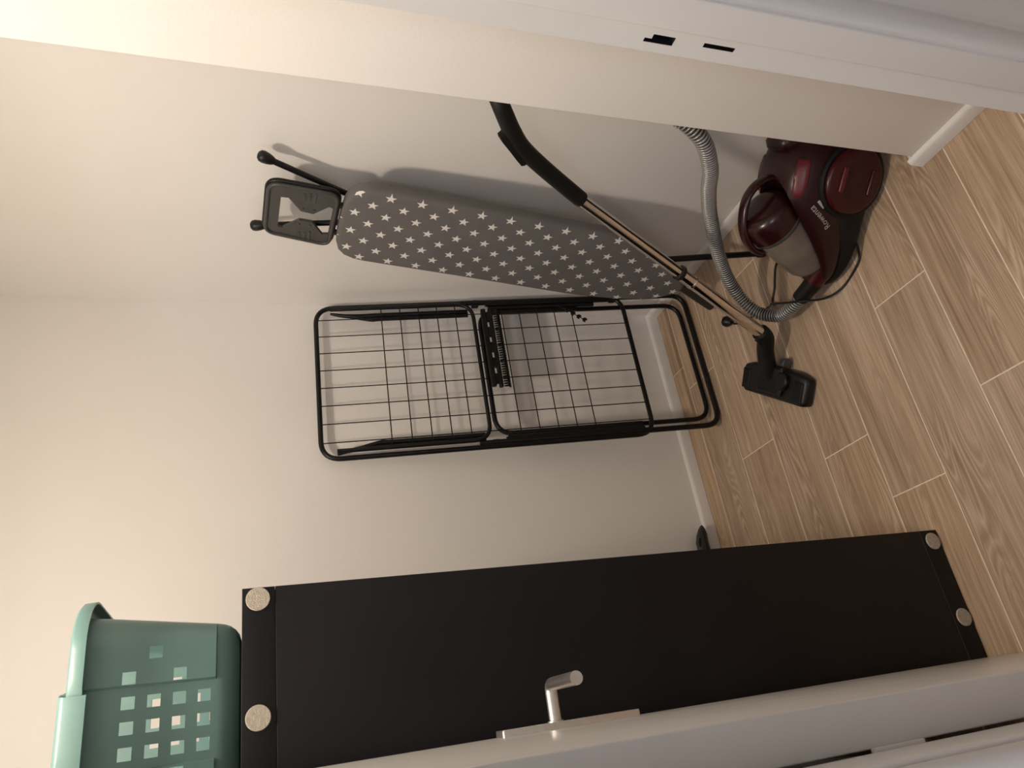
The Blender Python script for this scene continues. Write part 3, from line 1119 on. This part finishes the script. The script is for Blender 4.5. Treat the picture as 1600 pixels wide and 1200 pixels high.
text_on('Rowenta', 0.02, (-0.174, 0.120), (-0.219, 0.182), 'white_print', 'brand_lettering')
bp = [Vector((a, 0.3, b)) for a, b in ((-0.2120, 0.1555), (-0.2270, 0.1765), (-0.2325, 0.1720), (-0.2175, 0.1510))]
bp = fillet(bp, 0.002, True, 3)
g = G()
g.add(drape(bp, Vector((0, -1, 0)), 0.0009), [tuple(range(len(bp)))])
badge = g.obj('badge', 'white_print', vac, 0)
# hose inlet, cuff and ribbed hose
i0, i1, i2 = W(0.984, 1.245, 0.055), W(0.972, 1.290, 0.055), W(0.9635, 1.350, 0.056)
g = G()
g.tube([i0 + (i0 - i1) * 0.6, i0, i1], [0.026, 0.026, 0.0235], 20)
g.obj('hose_inlet', 'red', vac, 50)
g = G()
g.tube([i0.lerp(i1, 0.55), i1, i1.lerp(i2, 0.5), i2], [0.0235, 0.0240, 0.0225, 0.0215], 20)
g.obj('hose_cuff', 'soft_black', vac, 50)
hz = [(0.9635, 1.345, 0.056), (0.9615, 1.395, 0.052), (0.973, 1.452, 0.050), (1.018, 1.500, 0.082), (1.085, 1.492, 0.135), (1.127, 1.411, 0.220), (1.146, 1.269, 0.330), (1.137, 1.167, 0.400), (1.116, 1.063, 0.465), (1.115, 0.975, 0.550), (1.165, 0.955, 0.66), (1.235, 0.972, 0.80), (1.270, 0.985, 0.90), (1.255, 0.985, 0.985), (1.195, 0.978, 1.010)]
hz = resample(smooth_path([W(*p) for p in hz], 10), 0.00142)
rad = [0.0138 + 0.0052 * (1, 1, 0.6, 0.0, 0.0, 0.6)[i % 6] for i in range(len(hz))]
g = G()
g.tube(hz, rad, 20)
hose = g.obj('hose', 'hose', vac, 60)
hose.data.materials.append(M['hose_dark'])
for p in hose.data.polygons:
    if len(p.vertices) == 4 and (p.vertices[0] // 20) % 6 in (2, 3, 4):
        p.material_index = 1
# grip, telescopic tube and nozzle
gr = [(1.215, 0.975, 1.005), (1.165, 0.962, 1.010), (1.128, 0.968, 1.000), (1.117, 0.998, 0.978), (1.115, 1.030, 0.955), (1.115, 1.073, 0.917), (1.114, 1.128, 0.845), (1.106, 1.199, 0.736)]
gp = smooth_path([W(*p) for p in gr], 6)
g = G()
g.tube(gp, [0.0172 + 0.0015 * min(1, i / (len(gp) * 0.5)) for i in range(len(gp))], 20)
grip = g.obj('hand_grip', 'soft_black', vac, 60)
ig = int(len(gp) * 0.60)
q0, q1 = gp[ig], gp[ig + 6]
dq = (q1 - q0).normalized()
side = (W(0.0, 0, 1.452) - q0)
side = (side - dq * side.dot(dq)).normalized()
lf = dq.cross(side).normalized()
if (W(0.9, 1.2, 0.93) - q0).dot(lf) < 0:
    lf = -lf
g = G()
rings = []
for t, o_, w_ in ((-0.022, 0.0225, 0.010), (-0.012, 0.025, 0.013), (0.02, 0.0240, 0.014), (0.055, 0.0235, 0.014), (0.075, 0.0225, 0.013), (0.082, 0.017, 0.010)):
    c = q0 + dq * t
    rings.append([c + lf * (o_ + 0.003 if a > 0 else 0.004) + side * w_ * b for a, b in ((0, -1), (1, -0.8), (1, 0.8), (0, 1))])
g.loft(rings)
g.obj('grip_slider', 'soft_black', grip, 40)
t1, t0 = W(1.105, 1.200, 0.738), W(0.928, 1.480, 0.100)
mid = t1.lerp(t0, 0.50)
g = G()
g.tube([t1.lerp(t0, -0.02), mid.lerp(t0, 0.1)], 0.0150, 24)
g.obj('upper_tube', 'chrome', vac, 60)
g = G()
g.tube([mid, t0.lerp(t1, -0.02)], 0.0172, 24)
g.obj('lower_tube', 'chrome', vac, 60)
dt = (t0 - t1).normalized()
g = G()
g.lathe(mid - dt * 0.008, dt, [(0, 0.0165), (0.002, 0.0205), (0.010, 0.0210), (0.013, 0.0185)], 24)
g.obj('tube_collar', 'black_plastic', vac, 50)
g = G()
g.lathe(mid + dt * 0.045, dt, [(0, 0.0174), (0.002, 0.0188), (0.005, 0.0188), (0.007, 0.0174)], 24)
g.obj('tube_ring', 'chrome', vac, 50)
# groove strip on the front of the tube
sd = (W(0, 0, 1.452) - mid)
sd = (sd - dt * sd.dot(dt)).normalized()
l2 = dt.cross(sd).normalized()
if (W(0.9, 1.2, 0.5) - mid).dot(l2) < 0:
    l2 = -l2
dir_ = (sd * 0.80 + l2 * 0.62).normalized()
g = G()
g.tube([t1 + dir_ * 0.0130, mid - dt * 0.004 + dir_ * 0.0130], 0.0032, 8)
g.obj('tube_groove', 'soft_black', vac, 60)
# floor nozzle
hu = Vector((-0.617, -0.787, 0)).normalized()
hv = Vector((0.787, -0.617, 0)).normalized()
nc = Vector((0.826, 1.580, 0))


def N(u, v_, z):
    p = nc + hu * u + hv * v_
    return W(p.x, p.y, z)


g = G()
ol = [Vector((p.x, p.y)) for p in fillet([(-0.138, -0.046, 0), (0.138, -0.046, 0), (0.142, 0.034, 0), (0.10, 0.046, 0), (-0.10, 0.046, 0), (-0.142, 0.034, 0)], 0.016, True, 5)]
cz = Vector((0, 0))
g.loft([[N(p.x * s, p.y * s, z) for p in ol] for s, z in ((0.97, 0.004), (1.0, 0.008), (1.0, 0.022), (0.985, 0.030), (0.93, 0.035), (0.80, 0.037))])
nz = g.obj('floor_nozzle', 'black_plastic', vac, 50)
g = G()
g.loft([[N(p[0], p[1], z) for p in ((-0.050, -0.030), (0.050, -0.030), (0.060, 0.0), (0.048, 0.052), (-0.048, 0.052), (-0.060, 0.0))] if s == 0 else [N(p[0] * 0.85, p[1] * 0.85, z) for p in ((-0.050, -0.030), (0.050, -0.030), (0.060, 0.0), (0.048, 0.052), (-0.048, 0.052), (-0.060, 0.0))] for s, z in ((0, 0.030), (0, 0.045), (1, 0.050))])
g.obj('nozzle_housing', 'soft_black', nz, 30)
g = G()
g.lathe(N(0.050, 0.012, 0.030), Vector((0, 0, 1)), [(0, 0.026), (0.018, 0.026), (0.022, 0.022), (0.022, 0.0)], 24)
g.obj('foot_pedal', 'black_plastic', nz, 40)
g = G()
w_ax = vm.to_3x3().inverted() @ hu
g.lathe(N(0.030, 0.060, 0.022) - w_ax * 0.010, w_ax, [(0, 0.013), (0.003, 0.0165), (0.017, 0.0165), (0.020, 0.013)], 20)
g.obj('nozzle_wheel', 'grey_plastic', nz, 40)
g = G()
g.loft([[N(u, -0.0462, z) for u, z in ((-0.045, 0.014), (0.005, 0.014), (0.005, 0.017), (-0.045, 0.017))], [N(u, -0.0475, z) for u, z in ((-0.045, 0.014), (0.005, 0.014), (0.005, 0.017), (-0.045, 0.017))]])
g.obj('nozzle_strip', 'grey_plastic', nz, 40)
for u in (-0.118, 0.112):
    g = G()
    g.loft([[N(u + a * s, b * s, z) for a, b in ((-0.016, -0.036), (0.016, -0.036), (0.018, 0.020), (-0.014, 0.024))] for s, z in ((1.0, 0.032), (1.0, 0.0375), (0.88, 0.0395))])
    g.obj('nozzle_pad', 'soft_black', nz, 30)
g = G()
nk = smooth_path([N(-0.004, 0.020, 0.034), N(-0.006, 0.046, 0.052), W(0.900, 1.525, 0.070), W(0.921, 1.492, 0.085), t0.lerp(t1, 0.018)], 6)
g.tube(nk, [0.024, 0.0245, 0.025] + [0.0240] * (len(nk) - 3), 20)
g.obj('nozzle_neck', 'soft_black', vac, 60)
g = G()
lc = t0 - dt * 0.002
lt = (sd * 0.15 - l2).normalized()
g.loft([[lc + dt * a + lt * (0.015 + 0.013 * b) + sd * c for b, c in ((0, -0.010), (1, -0.009), (1, 0.009), (0, 0.010))] for a in (-0.002, 0.024)])
g.obj('release_tab', 'soft_black', vac, 40)
# power cord and plug
cd = [(0.999, 1.140, 0.030), (0.975, 1.165, 0.008), (0.957, 1.188, 0.004), (0.936, 1.249, 0.004), (0.927, 1.292, 0.030), (0.930, 1.315, 0.084), (0.962, 1.372, 0.086), (1.010, 1.450, 0.060), (1.045, 1.515, 0.012), (1.066, 1.600, 0.004), (1.085, 1.670, 0.004), (1.098, 1.692, 0.012)]
g = G()
g.tube(smooth_path([W(*p) for p in cd], 8), 0.0030, 8)
cord = g.obj('power_cord', 'black_plastic', vac, 60)
cd2 = [(1.150, 1.400, 0.006), (1.142, 1.441, 0.004), (1.112, 1.463, 0.004), (1.086, 1.478, 0.004), (1.056, 1.500, 0.006), (1.020, 1.468, 0.035)]
g = G()
g.tube(smooth_path([W(*p) for p in cd2], 8), 0.0030, 8)
g.obj('cord_loop', 'black_plastic', cord, 60)
p0, p1 = W(1.098, 1.690, 0.014), W(1.121, 1.714, 0.020)
g = G()
g.lathe(p0, p1 - p0, [(0, 0.006), (0.006, 0.010), (0.014, 0.0165), (0.026, 0.0175), (0.030, 0.015)], 16)
plug = g.obj('plug', 'black_plastic', vac, 50)
pd = (p1 - p0).normalized()
pv = pd.cross(Vector((0, 0, 1))).normalized()
for s in (-1, 1):
    G().tube([p0 + pd * 0.028 + pv * 0.0095 * s, p0 + pd * 0.047 + pv * 0.0095 * s], 0.0023, 8).obj('prong', 'nickel', plug, 60)
